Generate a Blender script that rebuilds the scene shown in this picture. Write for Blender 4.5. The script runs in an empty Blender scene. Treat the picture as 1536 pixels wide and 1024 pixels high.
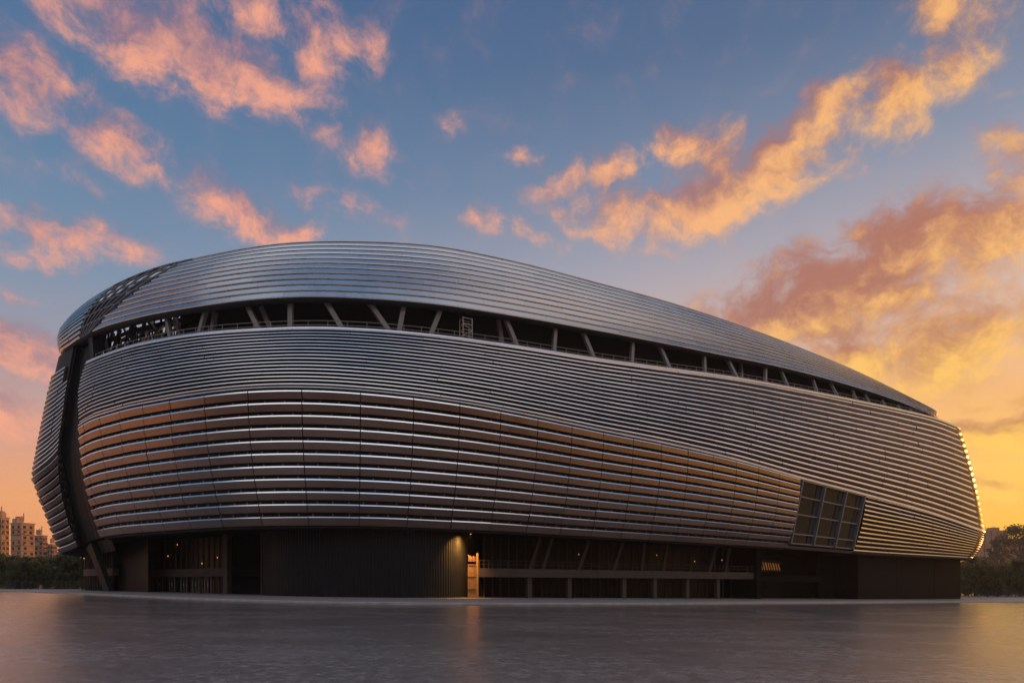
import bpy, bmesh, math, random
import numpy as np
from mathutils import Vector
random.seed(7); rng = np.random.default_rng(7)
scn = bpy.context.scene
COL = scn.collection
R = math.radians
F = 1024.0            # focal length in photo pixels (24 mm on a 36 mm sensor, 1536 px wide)
CX, HY, CAMZ = 768.0, 878.0, 1.5
SUN_AZ, SUN_EL = R(47), R(4.0)
SKY_AZ = R(62)        # azimuth of the brightest sky glow

# ------------------------------------------------------------------ helpers
def lin(r, g, b):
    f = lambda c: (c/255/12.92) if c/255 <= .04045 else ((c/255+.055)/1.055)**2.4
    return (f(r), f(g), f(b), 1.0)

def tag(o, label=None, cat=None, group=None, kind=None):
    if label: o['label'] = label
    if cat: o['category'] = cat
    if group: o['group'] = group
    if kind: o['kind'] = kind
    return o

def empty(name, loc=(0, 0, 0), label=None, cat=None, group=None):
    o = bpy.data.objects.new(name, None); COL.objects.link(o)
    o.location = loc; o.empty_display_size = .5
    return tag(o, label, cat, group)

class MB:
    """collects faces of one mesh"""
    def __init__(s): s.v = []; s.f = []; s.sm = []; s.mi = []
    def face(s, pts, smooth=False, m=0):
        n = len(s.v); s.v.extend([tuple(map(float, p)) for p in pts]); s.f.append(tuple(range(n, n+len(pts)))); s.sm.append(smooth); s.mi.append(m)
    def grid(s, rows, smooth=True, m=0, closed=False):
        """rows: list of equal-length lists of points"""
        rows = [np.asarray(r, float) for r in rows]
        n = len(s.v); w = len(rows[0])
        for r in rows: s.v.extend(map(tuple, r))
        for a in range(len(rows)-1):
            for b in range(w-1 if not closed else w):
                c = (b+1) % w
                s.f.append((n+a*w+b, n+a*w+c, n+(a+1)*w+c, n+(a+1)*w+b)); s.sm.append(smooth); s.mi.append(m)
    def box(s, c, size, rz=0, m=0, axes=None):
        c = np.array(c, float)
        if axes is None:
            ca, sa = math.cos(rz), math.sin(rz)
            axes = (np.array((ca, sa, 0)), np.array((-sa, ca, 0)), np.array((0, 0, 1.)))
        X, Y, Z = [np.asarray(a, float)*h/2 for a, h in zip(axes, size)]
        P = lambda i, j, k: c+i*X+j*Y+k*Z
        for q in (((-1,-1,-1),(-1,1,-1),(1,1,-1),(1,-1,-1)), ((-1,-1,1),(1,-1,1),(1,1,1),(-1,1,1)),
                  ((-1,-1,-1),(1,-1,-1),(1,-1,1),(-1,-1,1)), ((1,1,-1),(-1,1,-1),(-1,1,1),(1,1,1)),
                  ((1,-1,-1),(1,1,-1),(1,1,1),(1,-1,1)), ((-1,1,-1),(-1,-1,-1),(-1,-1,1),(-1,1,1))):
            s.face([P(*t) for t in q], False, m)
    def bar(s, a, b, w, d=None, m=0, up=(0, 0, 1)):
        """rectangular bar from a to b"""
        a = np.array(a, float); b = np.array(b, float); d = d or w
        z = b-a; L = np.linalg.norm(z)
        if L < 1e-6: return
        z /= L; u = np.array(up, float)
        if abs(z@u) > .97: u = np.array((1., 0, 0))
        x = np.cross(u, z); x /= np.linalg.norm(x); y = np.cross(z, x)
        s.box((a+b)/2, (w, d, L), axes=(x, y, z), m=m)
    def tube(s, pts, rad, n=6, m=0):
        pts = [np.array(p, float) for p in pts]
        rads = rad if hasattr(rad, '__len__') else [rad]*len(pts)
        rows = []
        for i, p in enumerate(pts):
            t = pts[min(i+1, len(pts)-1)]-pts[max(i-1, 0)]; t /= np.linalg.norm(t)
            u = np.array((0, 0, 1.)) if abs(t[2]) < .95 else np.array((1., 0, 0))
            x = np.cross(u, t); x /= np.linalg.norm(x); y = np.cross(t, x)
            rows.append([p+rads[i]*(math.cos(k*2*math.pi/n)*x+math.sin(k*2*math.pi/n)*y) for k in range(n)])
        s.grid(rows, True, m, closed=True)
        s.face(rows[0][::-1], False, m); s.face(rows[-1], False, m)
    def build(s, name, mats, parent=None, local=False):
        me = bpy.data.meshes.new(name)
        off = np.zeros(3)
        if parent is not None and not local:
            p = parent
            while p is not None: off = off+np.array(p.location); p = p.parent
        V = (np.array(s.v)-off).tolist() if len(s.v) else []
        me.from_pydata(V, [], s.f)
        me.polygons.foreach_set('use_smooth', s.sm)
        if not isinstance(mats, (list, tuple)): mats = [mats]
        for m in mats: me.materials.append(m)
        if len(mats) > 1: me.polygons.foreach_set('material_index', s.mi)
        if not any(s.sm):
            bm = bmesh.new(); bm.from_mesh(me); bmesh.ops.remove_doubles(bm, verts=bm.verts, dist=1e-4); bm.to_mesh(me); bm.free()
        me.update()
        o = bpy.data.objects.new(name, me); COL.objects.link(o)
        if parent is not None: o.parent = parent
        return o

# ------------------------------------------------------------------ materials
def mat(name, col, rough=.5, metal=0., noise=0., nscale=1., bump=0., bscale=4., island=0., rvar=0., spec=.5, stretch=None):
    m = bpy.data.materials.new(name); m.use_nodes = True
    nt = m.node_tree; N = nt.nodes; L = nt.links
    b = N['Principled BSDF']
    b.inputs['Base Color'].default_value = (*col, 1); b.inputs['Roughness'].default_value = rough
    b.inputs['Metallic'].default_value = metal; b.inputs['Specular IOR Level'].default_value = spec
    tc = N.new('ShaderNodeTexCoord'); vec = tc.outputs['Object']
    if stretch:
        mp = N.new('ShaderNodeMapping'); mp.inputs['Scale'].default_value = stretch
        L.new(vec, mp.inputs['Vector']); vec = mp.outputs['Vector']
    fac = None
    if noise or rvar:
        t = N.new('ShaderNodeTexNoise'); t.inputs['Scale'].default_value = nscale; t.inputs['Detail'].default_value = 6
        t.inputs['Roughness'].default_value = .62
        L.new(vec, t.inputs['Vector']); fac = t.outputs['Fac']
    val = None
    if noise:
        mr = N.new('ShaderNodeMapRange'); mr.inputs['From Min'].default_value = .25; mr.inputs['From Max'].default_value = .75
        mr.inputs['To Min'].default_value = 1-noise; mr.inputs['To Max'].default_value = 1+noise
        L.new(fac, mr.inputs['Value']); val = mr.outputs['Result']
    if island:
        g = N.new('ShaderNodeNewGeometry')
        mr = N.new('ShaderNodeMapRange'); mr.inputs['To Min'].default_value = 1-island; mr.inputs['To Max'].default_value = 1+island
        L.new(g.outputs['Random Per Island'], mr.inputs['Value'])
        if val is not None:
            mu = N.new('ShaderNodeMath'); mu.operation = 'MULTIPLY'; L.new(val, mu.inputs[0]); L.new(mr.outputs['Result'], mu.inputs[1]); val = mu.outputs[0]
        else: val = mr.outputs['Result']
    if val is not None:
        vm = N.new('ShaderNodeVectorMath'); vm.operation = 'SCALE'; vm.inputs[0].default_value = col
        L.new(val, vm.inputs['Scale']); L.new(vm.outputs['Vector'], b.inputs['Base Color'])
    if rvar:
        mr = N.new('ShaderNodeMapRange'); mr.inputs['From Min'].default_value = .3; mr.inputs['From Max'].default_value = .7
        mr.inputs['To Min'].default_value = max(.03, rough-rvar); mr.inputs['To Max'].default_value = rough+rvar
        L.new(fac, mr.inputs['Value']); L.new(mr.outputs['Result'], b.inputs['Roughness'])
    if bump:
        t2 = N.new('ShaderNodeTexNoise'); t2.inputs['Scale'].default_value = bscale; t2.inputs['Detail'].default_value = 5
        L.new(vec, t2.inputs['Vector'])
        bp = N.new('ShaderNodeBump'); bp.inputs['Strength'].default_value = bump; bp.inputs['Distance'].default_value = .1
        L.new(t2.outputs['Fac'], bp.inputs['Height']); L.new(bp.outputs['Normal'], b.inputs['Normal'])
    return m

def emis(name, col, strength):
    m = bpy.data.materials.new(name); m.use_nodes = True
    b = m.node_tree.nodes['Principled BSDF']
    b.inputs['Base Color'].default_value = (*col, 1)
    b.inputs['Emission Color'].default_value = (*col, 1); b.inputs['Emission Strength'].default_value = strength
    return m

M = {}
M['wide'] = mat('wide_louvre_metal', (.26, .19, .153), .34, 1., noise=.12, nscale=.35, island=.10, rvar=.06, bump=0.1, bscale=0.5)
M['under'] = mat('shaded_louvre_metal', (.13, .105, .092), .4, 1., noise=.15, nscale=.3, island=.1)  # dark copy of the louvre metal, with the slats' shade put into its colour
M['nose'] = mat('nosing_highlight', (.86, .85, .85), .16, 1., noise=.06, nscale=.5, island=.05, bump=0.08, bscale=0.6)  # pale copy for the wide slat tops, sky highlight put into its colour
M['fine'] = mat('fine_louvre_metal', (.76, .73, .715), .42, 1., noise=.10, nscale=.3, island=.08, rvar=.06, bump=0.16, bscale=0.7)  # pale copy that paints the bright lines on fine slats and roof lips
M['roof'] = mat('roof_metal', (.41, .425, .44), .28, 1., noise=.08, nscale=.25, island=.07, rvar=.05, bump=0.06, bscale=0.35)
M['trim'] = mat('pale_trim_metal', (.66, .66, .68), .32, 1., noise=.1, nscale=.5)
M['back'] = mat('dark_backing', (.012, .011, .011), .7, 0., noise=.3, nscale=.4)
M['dark'] = mat('dark_metal', (.014, .014, .015), .5, .0, noise=.25, nscale=.5, rvar=.1)
M['fin'] = mat('black_fin_panel', (.011, .0115, .013), .5, .0, noise=.2, nscale=.4, spec=.2)
M['rib'] = mat('ribbed_dark_metal', (.007, .0085, .011), .5, .0, noise=.2, nscale=.6, rvar=.08, spec=.25)
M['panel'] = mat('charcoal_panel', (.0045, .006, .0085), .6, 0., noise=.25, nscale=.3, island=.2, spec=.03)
M['strut'] = mat('grey_steel', (.23, .21, .20), .5, .3, noise=.2, nscale=1.2)
M['beam'] = mat('brown_grey_beam', (.06, .049, .042), .6, 0., spec=.2, noise=.25, nscale=.8)
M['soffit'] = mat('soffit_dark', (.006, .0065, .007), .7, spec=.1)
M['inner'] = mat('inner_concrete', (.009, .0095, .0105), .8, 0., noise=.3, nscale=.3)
M['glass'] = mat('dark_glass', (.02, .02, .021), .14, 0., spec=.10, noise=.5, nscale=.9)
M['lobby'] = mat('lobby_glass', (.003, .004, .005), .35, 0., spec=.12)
M['frame'] = mat('window_frame_metal', (.17, .165, .165), .5, .3)
M['blind'] = mat('dark_blind', (.045, .05, .055), .6, 0., spec=.2)
M['gate'] = mat('bronze_gate', (.19, .12, .06), .45, .3, noise=.3, nscale=2.)
M['lens'] = emis('lamp_lens', (1., .55, .18), 1.5)
M['glow'] = emis('warm_lamp', (1., .42, .12), 1.0)
M['glassglow'] = emis('glass_reflection_glow', (1., .42, .1), .10)  # emission standing in for a golden reflection
M['kerb'] = mat('kerb_stone', (.36, .32, .30), .6, 0., noise=.3, nscale=1.1, bump=.15, bscale=6)
M['pave'] = mat('pavement_slab', (.2, .185, .18), .5, 0., noise=.25, nscale=.5, bump=.1, bscale=3)
M['leafA'] = mat('leaves_dark', (.045, .062, .022), .6, 0., island=.5)
M['leafB'] = mat('leaves_olive', (.07, .075, .028), .6, 0., island=.5)
for k_ in ('leafA', 'leafB'):
    nt_ = M[k_].node_tree; pb = nt_.nodes['Principled BSDF']; tl_ = nt_.nodes.new('ShaderNodeBsdfTranslucent'); tl_.inputs['Color'].default_value = (.16, .13, .035, 1)
    mx_ = nt_.nodes.new('ShaderNodeMixShader'); mx_.inputs['Fac'].default_value = .4
    nt_.links.new(pb.outputs[0], mx_.inputs[1]); nt_.links.new(tl_.outputs[0], mx_.inputs[2]); nt_.links.new(mx_.outputs[0], nt_.nodes['Material Output'].inputs['Surface'])
M['bark'] = mat('bark', (.06, .045, .035), .85, 0., noise=.4, nscale=3, bump=.5, bscale=8)
M['fence'] = mat('fence_metal', (.05, .05, .05), .5, .4)
M['wallA'] = mat('tower_plaster', (.42, .25, .145), .85, 0., noise=.15, nscale=.08)
M['wallB'] = mat('tower_brick', (.36, .20, .125), .85, 0., noise=.15, nscale=.1)
M['win'] = mat('tower_window', (.03, .03, .035), .5, 0., spec=.1)
M['lat'] = mat('lattice_steel', (.16, .17, .185), .5, .2, spec=.3)
M['scaf'] = mat('scaffold_steel', (.4, .33, .27), .5, .4)

# asphalt plaza
def ground_mat():
    m = bpy.data.materials.new('plaza_asphalt'); m.use_nodes = True
    N = m.node_tree.nodes; L = m.node_tree.links; b = N['Principled BSDF']; b.inputs['Specular IOR Level'].default_value = .8; b.inputs['Coat Weight'].default_value = 1.; b.inputs['Coat Roughness'].default_value = .13; b.inputs['Coat IOR'].default_value = 1.6
    tc = N.new('ShaderNodeTexCoord')
    def noise(scale, det, vec=None, rough=.6):
        t = N.new('ShaderNodeTexNoise'); t.inputs['Scale'].default_value = scale; t.inputs['Detail'].default_value = det
        t.inputs['Roughness'].default_value = rough
        L.new(vec or tc.outputs['Object'], t.inputs['Vector']); return t.outputs['Fac']
    mp = N.new('ShaderNodeMapping'); mp.inputs['Scale'].default_value = (.12, .2, 1); L.new(tc.outputs['Object'], mp.inputs['Vector'])
    big = noise(1., 8, mp.outputs['Vector'], .7)
    mid = noise(2.6, 9, None, .8); fine = noise(8, 9, None, .85)
    r1 = N.new('ShaderNodeValToRGB'); L.new(mid, r1.inputs['Fac'])
    r1.color_ramp.elements[0].position = .40; r1.color_ramp.elements[0].color = (.13, .124, .127, 1)
    r1.color_ramp.elements[1].position = .61; r1.color_ramp.elements[1].color = (.34, .324, .324, 1)
    mx = N.new('ShaderNodeMix'); mx.data_type = 'RGBA'; mx.blend_type = 'MULTIPLY'; mx.inputs['Factor'].default_value = 1.
    r2 = N.new('ShaderNodeValToRGB'); L.new(fine, r2.inputs['Fac'])
    r2.color_ramp.elements[0].position = .42; r2.color_ramp.elements[0].color = (.3, .3, .31, 1)
    r2.color_ramp.elements[1].position = .60; r2.color_ramp.elements[1].color = (1.6, 1.57, 1.56, 1)
    L.new(r1.outputs['Color'], mx.inputs['A']); L.new(r2.outputs['Color'], mx.inputs['B'])
    L.new(mx.outputs['Result'], b.inputs['Base Color'])
    ad_ = N.new('ShaderNodeMath'); ad_.operation = 'MULTIPLY_ADD'; ad_.inputs[1].default_value = .55; L.new(mid, ad_.inputs[0]); L.new(big, ad_.inputs[2])
    mr = N.new('ShaderNodeMapRange'); mr.inputs['From Min'].default_value = .62; mr.inputs['From Max'].default_value = .92
    mr.inputs['To Min'].default_value = .10; mr.inputs['To Max'].default_value = .36
    L.new(ad_.outputs[0], mr.inputs['Value']); L.new(mr.outputs['Result'], b.inputs['Roughness'])
    bp = N.new('ShaderNodeBump'); bp.inputs['Strength'].default_value = .55; bp.inputs['Distance'].default_value = .02
    L.new(fine, bp.inputs['Height'])
    bp2 = N.new('ShaderNodeBump'); bp2.inputs['Strength'].default_value = .25; bp2.inputs['Distance'].default_value = .10
    und = noise(1.6, 4); L.new(und, bp2.inputs['Height']); L.new(bp.outputs['Normal'], bp2.inputs['Normal'])
    L.new(bp2.outputs['Normal'], b.inputs['Normal'])
    bp3 = N.new('ShaderNodeBump'); bp3.inputs['Strength'].default_value = .45; bp3.inputs['Distance'].default_value = .05; L.new(mid, bp3.inputs['Height']); L.new(bp3.outputs['Normal'], b.inputs['Coat Normal'])
    return m
M['ground'] = ground_mat()

# ------------------------------------------------------------------ terrain
def zg(x):
    x = np.asarray(x, float)
    t = np.clip((x+72)/190., 0, 1)
    t = t*(1-.12)+.12*(t*t*(3-2*t))
    return .5-2.7*t
def unproj(px, y, dz=0.):
    D = 60.
    for _ in range(40):
        X = (px-CX)*D/F
        D = (CAMZ-float(zg(X))-dz)*F/(y-HY)
        D = min(D, 400.)
    return np.array(((px-CX)*D/F, D))
xs = [-1450, -800, -300, -150, -100]+list(range(-80, 126, 6))+[150, 300, 800, 1450]
ys = [-190, -40, 0, 20, 40, 60, 100, 160, 300, 600, 1280]
g = MB(); g.grid([[(x, y, float(zg(x))) for x in xs] for y in ys], True)
tag(g.build('ground', M['ground']), kind='structure')

# raised pavement with kerb
kerb_px = [(-160, 886.2), (-60, 886.4), (10, 887), (60, 888.4), (130, 891.8), (200, 895.2), (300, 900), (400, 903.2), (500, 905.4), (600, 906.6), (700, 907), (850, 907), (1000, 906.4), (1200, 905.2), (1440, 903.4), (1536, 902.8), (1700, 902)]
kp = [unproj(p, y) for p, y in kerb_px]
def catmull(P, n, closed=False):
    P = [np.array(p, float) for p in P]; out = []
    m = len(P)
    for i in range(m if closed else m-1):
        p0, p1, p2, p3 = (P[(i-1) % m], P[i], P[(i+1) % m], P[(i+2) % m]) if closed else (P[max(i-1, 0)], P[i], P[i+1], P[min(i+2, m-1)])
        # centripetal
        d = lambda a, b: max(np.linalg.norm(a-b)**.5, 1e-4)
        t0 = 0; t1 = t0+d(p0, p1); t2 = t1+d(p1, p2); t3 = t2+d(p2, p3)
        for k in range(n):
            t = t1+(t2-t1)*k/n
            A1 = p0 if t1 == t0 else (t1-t)/(t1-t0)*p0+(t-t0)/(t1-t0)*p1
            A2 = (t2-t)/(t2-t1)*p1+(t-t1)/(t2-t1)*p2
            A3 = (t3-t)/(t3-t2)*p2+(t-t2)/(t3-t2)*p3
            B1 = (t2-t)/(t2-t0)*A1+(t-t0)/(t2-t0)*A2
            B2 = (t3-t)/(t3-t1)*A2+(t-t1)/(t3-t1)*A3
            out.append((t2-t)/(t2-t1)*B1+(t-t1)/(t2-t1)*B2)
    if not closed: out.append(P[-1])
    return np.array(out)
kc = catmull(kp, 6)
PH = .22
def krow(f, dz): return [(p[0]*f, p[1]*f, float(zg(p[0]*f))+dz) for p in kc]
pv = MB(); pv.grid([krow(1.012, PH), krow(1.1, PH), krow(1.3, PH), krow(1.7, PH)], False)
tag(pv.build('pavement', M['pave']), kind='structure')
kb = MB(); kb.grid([krow(1., -.05), krow(1., PH-.02), krow(1.0006, PH+.006), krow(1.012, PH+.006)], False)
tag(kb.build('kerb', M['kerb']), kind='structure')

gt_ = MB(); gt_.grid([krow(.988, .004), krow(1., .004)], False)  # dark strip along the kerb foot, painted as the kerb's shadow
tag(gt_.build('kerb_shadow_strip', mat('kerb_shadow_tone', (.03, .028, .028), .6, 0., noise=.3, nscale=.8, spec=.2)), kind='structure')

# ------------------------------------------------------------------ stadium plan
BP = [(40, 262), (-20, 252), (-60, 228), (-82, 190), (-88, 160), (-86, 140), (-83.4, 130), (-80.5, 122.3), (-76.6, 116.6), (-71.4, 112.4), (-65.2, 107.6), (-57, 101), (-48, 94.6), (-39, 89.2), (-30.9, 86.2), (-24, 85.6), (-17.7, 87), (-10, 90.6), (-1.7, 95.6), (12, 104.6), (26, 113.6), (56.5, 133.6), (76.4, 147), (98, 161.5), (111, 170.4), (118.6, 177), (123, 184.5), (125, 194), (123, 208), (116, 224), (100, 242), (72, 256)]
raw = catmull(BP, 40, closed=True)
raw = np.vstack([raw, raw[:1]])
arc = np.concatenate([[0], np.cumsum(np.linalg.norm(np.diff(raw, axis=0), axis=1))])
NS = int(arc[-1]/1.0)
sa = np.linspace(0, arc[-1], NS, endpoint=False)
B = np.stack([np.interp(sa, arc, raw[:, k]) for k in (0, 1)], 1)
T = np.roll(B, -3, 0)-np.roll(B, 3, 0); T /= np.linalg.norm(T, axis=1)[:, None]
NRM = np.stack([T[:, 1], -T[:, 0]], 1)
ker = np.hanning(9); ker /= ker.sum()
NRM = np.stack([sum(ker[j]*np.roll(NRM[:, k], j-4) for j in range(9)) for k in (0, 1)], 1)
NRM /= np.linalg.norm(NRM, axis=1)[:, None]
N3 = np.concatenate([NRM, np.zeros((NS, 1))], 1)
def pxof(P): return CX+F*P[..., 0]/P[..., 1]
bpx = pxof(B); IL, IR = int(np.argmin(bpx)), int(np.argmax(bpx))
mono = np.maximum.accumulate(bpx[IL:IR+1]+np.arange(IR+1-IL)*1e-5)
def s_of(px): return IL+float(np.interp(px, mono, np.arange(IR+1-IL)))
idx = np.arange(NS)
def along(keys):
    """keys: (plan pixel, value) -> value per sample, constant past the ends"""
    return np.interp(idx, [s_of(p) for p, _ in keys], [v for _, v in keys])
def pchip(x, xp, yp):
    xp = np.array(xp, float); yp = np.array(yp, float); h = np.diff(xp); d = np.diff(yp)/h
    m = np.zeros(len(xp)); m[0] = d[0]; m[-1] = d[-1]; m[1:-1] = (d[:-1]*h[1:]+d[1:]*h[:-1])/(h[:-1]+h[1:])
    x = np.clip(x, xp[0], xp[-1]); i = np.clip(np.searchsorted(xp, x)-1, 0, len(h)-1)
    t = (x-xp[i])/h[i]; t2 = t*t; t3 = t2*t
    return (2*t3-3*t2+1)*yp[i]+(t3-2*t2+t)*h[i]*m[i]+(-2*t3+3*t2)*yp[i+1]+(t3-t2)*h[i]*m[i+1]
def rail(off, py, smooth=9):
    off = along(off) if isinstance(off, list) else np.full(NS, float(off))
    k = np.hanning(21); k /= k.sum()
    off = np.convolve(np.concatenate([off[-10:], off, off[:10]]), k, 'valid')
    P = B+NRM*off[:, None]
    px = pxof(P)
    y = pchip(px, [a for a, _ in py], [b for _, b in py])
    z = CAMZ+(HY-y)*P[:, 1]/F
    a, b = int(np.argmin(px)), int(np.argmax(px))
    z[:a] = z[a]; z[b+1:] = z[b]
    k = np.hanning(smooth); k /= k.sum(); h = smooth//2
    z = np.convolve(np.concatenate([z[-h:], z, z[:h]]), k, 'valid')
    return np.concatenate([P, z[:, None]], 1)

Y_bot = [(88, 831), (115, 822), (132, 812), (150, 807), (250, 796), (350, 790), (480, 788), (570, 789), (660, 792.5), (750, 796.5), (840, 802), (1000, 811), (1100, 817), (1200, 823), (1290, 830), (1458, 838)]
Y_seam = [(48, 716), (80, 690), (118, 643), (180, 615), (240, 602), (300, 592), (360, 585), (420, 582), (490, 583), (560, 588), (640, 597), (700, 606), (800, 625), (900, 646), (1000, 666), (1100, 689), (1200, 717), (1300, 743), (1400, 771), (1474, 797)]
Y_led = [(72, 600), (100, 562), (125, 547), (160, 532), (200, 519), (250, 508.5), (300, 501), (400, 494), (450, 492), (550, 494.5), (650, 503), (750, 516), (900, 539), (1000, 552.5), (1100, 566), (1200, 584), (1300, 604), (1350, 614.5), (1410, 630), (1440, 642)]
Y_rb = [(91, 529), (133, 501), (200, 478.5), (250, 468), (300, 460), (400, 448.5), (450, 446), (550, 448.5), (650, 456.5), (750, 471), (900, 497), (1000, 516), (1100, 536), (1150, 546), (1250, 571), (1350, 603), (1409, 627)]
Y_rt = [(95, 493), (115, 468), (150, 441), (190, 420), (240, 401), (300, 387), (400, 369), (450, 364.5), (500, 363), (550, 363.5), (650, 369.5), (750, 388), (900, 426), (1000, 453), (1100, 485), (1200, 522), (1300, 564), (1350, 588.5), (1400, 616), (1411, 624)]
r_bot = rail(0., Y_bot)
r_seam = rail([(89, 4.2), (112, 3.0), (118, 2.5), (132, 2.5), (155, 3.1), (400, 3.), (1200, 2.8), (1457, 2.7)], Y_seam)
r_led = rail([(90, .6), (150, 2.2), (300, 1.2), (700, .2), (1200, -1.), (1457, -2.6)], Y_led)
r_rb = rail([(90, -.3), (150, 1.6), (300, 1.), (700, .0), (1100, -2.5), (1300, -5), (1457, -7.5)], Y_rb)
r_rt = rail([(90, -1.), (150, -2.), (300, -4.), (700, -5.5), (1100, -8.), (1300, -9), (1457, -9.)], Y_rt)
for nm, r in (('bot', r_bot), ('seam', r_seam), ('led', r_led), ('rb', r_rb), ('rt', r_rt)):
    print(nm, 'z', [round(float(r[int(s_of(p)), 2]), 1) for p in (92, 118, 150, 250, 400, 560, 750, 1000, 1200, 1300, 1400, 1455)], 'px range', round(float(pxof(r).min())), round(float(pxof(r).max())))

r_side = rail([(89, .5), (150, .5)], [(86, 536), (92, 532), (118, 515), (133, 506), (200, 480)])
class Surf:
    def __init__(s, lo, hi, bulge): s.lo, s.hi, s.b = lo, hi, bulge
    def at(s, i, t, out=0.):
        i = np.asarray(i, float); a = np.floor(i).astype(int) % NS; b = (a+1) % NS; f = (i-np.floor(i))[..., None]
        lo = s.lo[a]*(1-f)+s.lo[b]*f; hi = s.hi[a]*(1-f)+s.hi[b]*f; n = N3[a]*(1-f)+N3[b]*f
        t = np.asarray(t, float)
        if t.ndim: t = t[..., None]
        o = np.asarray(out, float)
        if o.ndim: o = o[..., None]
        return lo*(1-t)+hi*t+n*(s.b*4*t*(1-t)+o)
LOW = Surf(r_bot, r_seam, .7)
UPP = Surf(r_seam, r_led, .6)
ROOF = Surf(r_rb, r_rt, .9)
SIDE = Surf(r_seam, r_side, .15)
LOWS = Surf(r_bot, r_seam, .0)
WINS = Surf(r_bot, r_seam, .0)

def louvre(mb, S, ia, ib, t0, t1, strips, plen, jit=.0, tilt=0., gap=.03, wave=None, phase=0., cap=True, nose=None):
    """one long slat cut into panels between samples ia and ib"""
    cuts = [ia]; x = ia+plen*(phase if phase > 0 else 1)
    while x < ib-1.5: cuts.append(x); x += plen
    cuts.append(ib)
    for a, b in zip(cuts[:-1], cuts[1:]):
        n = max(2, int(math.ceil((b-a)/1.3))+1)
        i = np.linspace(a+gap, b-gap, n)
        j = rng.normal(0, jit) if jit else 0.
        tl = rng.normal(0, tilt) if tilt else 0.
        if jit and rng.random() < .05: j += rng.choice((-1, 1))*.05; tl += rng.choice((-1, 1))*.07
        w = wave(i) if wave is not None else 0.
        for q_, st in enumerate(strips):
            rows = [S.at(i, t0+f*(t1-t0), (o(i) if callable(o) else o)+j+w+tl*(f-.3)) for f, o in st]
            mb.grid(rows, True, 1 if (nose is not None and q_ in nose) else 0)
        if cap:
            for k in (0, -1):
                pts = [S.at(i[k:k+1] if k == 0 else i[-1:], t0+f*(t1-t0), (float(o(i[k])) if callable(o) else o)+j)[0] for st in strips for f, o in st]
                mb.face(pts, False)

stadium = empty('stadium', (0, 110, 0), 'huge curved sports stadium clad in horizontal metal louvres with a ribbed roof band', 'stadium')

# ---- wide louvres
I0, I1 = s_of(155), s_of(1177)
wl_phase = .35
wide = MB()
rows = 11

def tops(r):
    k = .055*max(0., 1-r/8)
    return [[(.555, .60), (.615, .582-k), (.68, .54-2.1*k)], [(.68, .54-2.1*k), (.71, .38), (.72, .0)]]
def low_lip(i):      # the slats lean more toward the ground on the left
    return np.interp(i, [s_of(150), s_of(480), s_of(900)], [.41, .45, .535])
WST = [[(0., .02), (0., low_lip)], [(0., low_lip), (.555, .60)]]
WST0 = [[(-.06, .0), (-.06, low_lip)], [(-.06, low_lip), (.555, .60)]]
for r in range(rows):
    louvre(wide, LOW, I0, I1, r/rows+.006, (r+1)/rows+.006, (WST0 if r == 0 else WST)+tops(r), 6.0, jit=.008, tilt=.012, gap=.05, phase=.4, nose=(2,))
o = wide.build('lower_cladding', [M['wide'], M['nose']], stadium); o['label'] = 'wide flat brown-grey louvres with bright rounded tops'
# fixings in the dark gaps behind the wide louvres
fx = MB()
for r in range(rows):
    i = I0+1.1+rng.random()
    while i < I1-1:
        p = LOW.at(np.array([i]), (r+.86)/rows, .16)[0]
        k = int(i) % NS; fx.bar(p-(0, 0, .16), p+(0, 0, .16), .07, .12, m=1)
        i += 1.6+.9*rng.random()
bk = fx      # the brackets sit on the dark backing
for a_, b_ in ((I0, I1), (s_of(1276), s_of(1457)+50)):
    ii = np.linspace(a_, b_, 170); bk.grid([LOW.at(ii, t, -.06) for t in np.linspace(-.02, 1, 8)])

bk.build('lower_backing', [M['back'], M['strut']], stadium)
# seam trim between the two bands
tr = MB()
louvre(tr, UPP, I0, s_of(1457)+48, -.012, .012, [[(0, .0), (0, .5)], [(0, .5), (.5, .62), (1., .5), (1., 0)]], 6, gap=.01)
tr.build('seam_trim', M['fine'], stadium)

# ---- fine louvres of the upper band
IT = s_of(1447)  # beyond this the slats are darkened all over to tone down sun glints
fine = MB()
FST = [[(.02, .02), (.25, .26), (.50, .40)], [(.50, .40), (.66, .395), (.82, .37)], [(.82, .37), (.87, .0)]]
NF = 17
IE = s_of(1457)+48
def wavef(k):
    ph = rng.random()*6.28
    return lambda i: .03*np.sin(i*.11+ph)+.02*np.sin(i*.27+ph*2.3)
for r in range(NF):
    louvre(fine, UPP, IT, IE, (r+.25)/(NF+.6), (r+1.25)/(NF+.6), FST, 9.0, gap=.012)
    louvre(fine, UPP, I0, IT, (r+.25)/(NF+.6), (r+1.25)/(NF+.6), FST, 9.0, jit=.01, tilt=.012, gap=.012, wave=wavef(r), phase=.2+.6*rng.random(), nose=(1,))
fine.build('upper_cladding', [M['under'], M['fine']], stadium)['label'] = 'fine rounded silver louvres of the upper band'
bk = MB(); ii = np.linspace(I0, IE, 260)
bk.grid([UPP.at(ii, t, -.06) for t in np.linspace(0, 1, 6)]); bk.build('upper_backing', M['back'], stadium)

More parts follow.
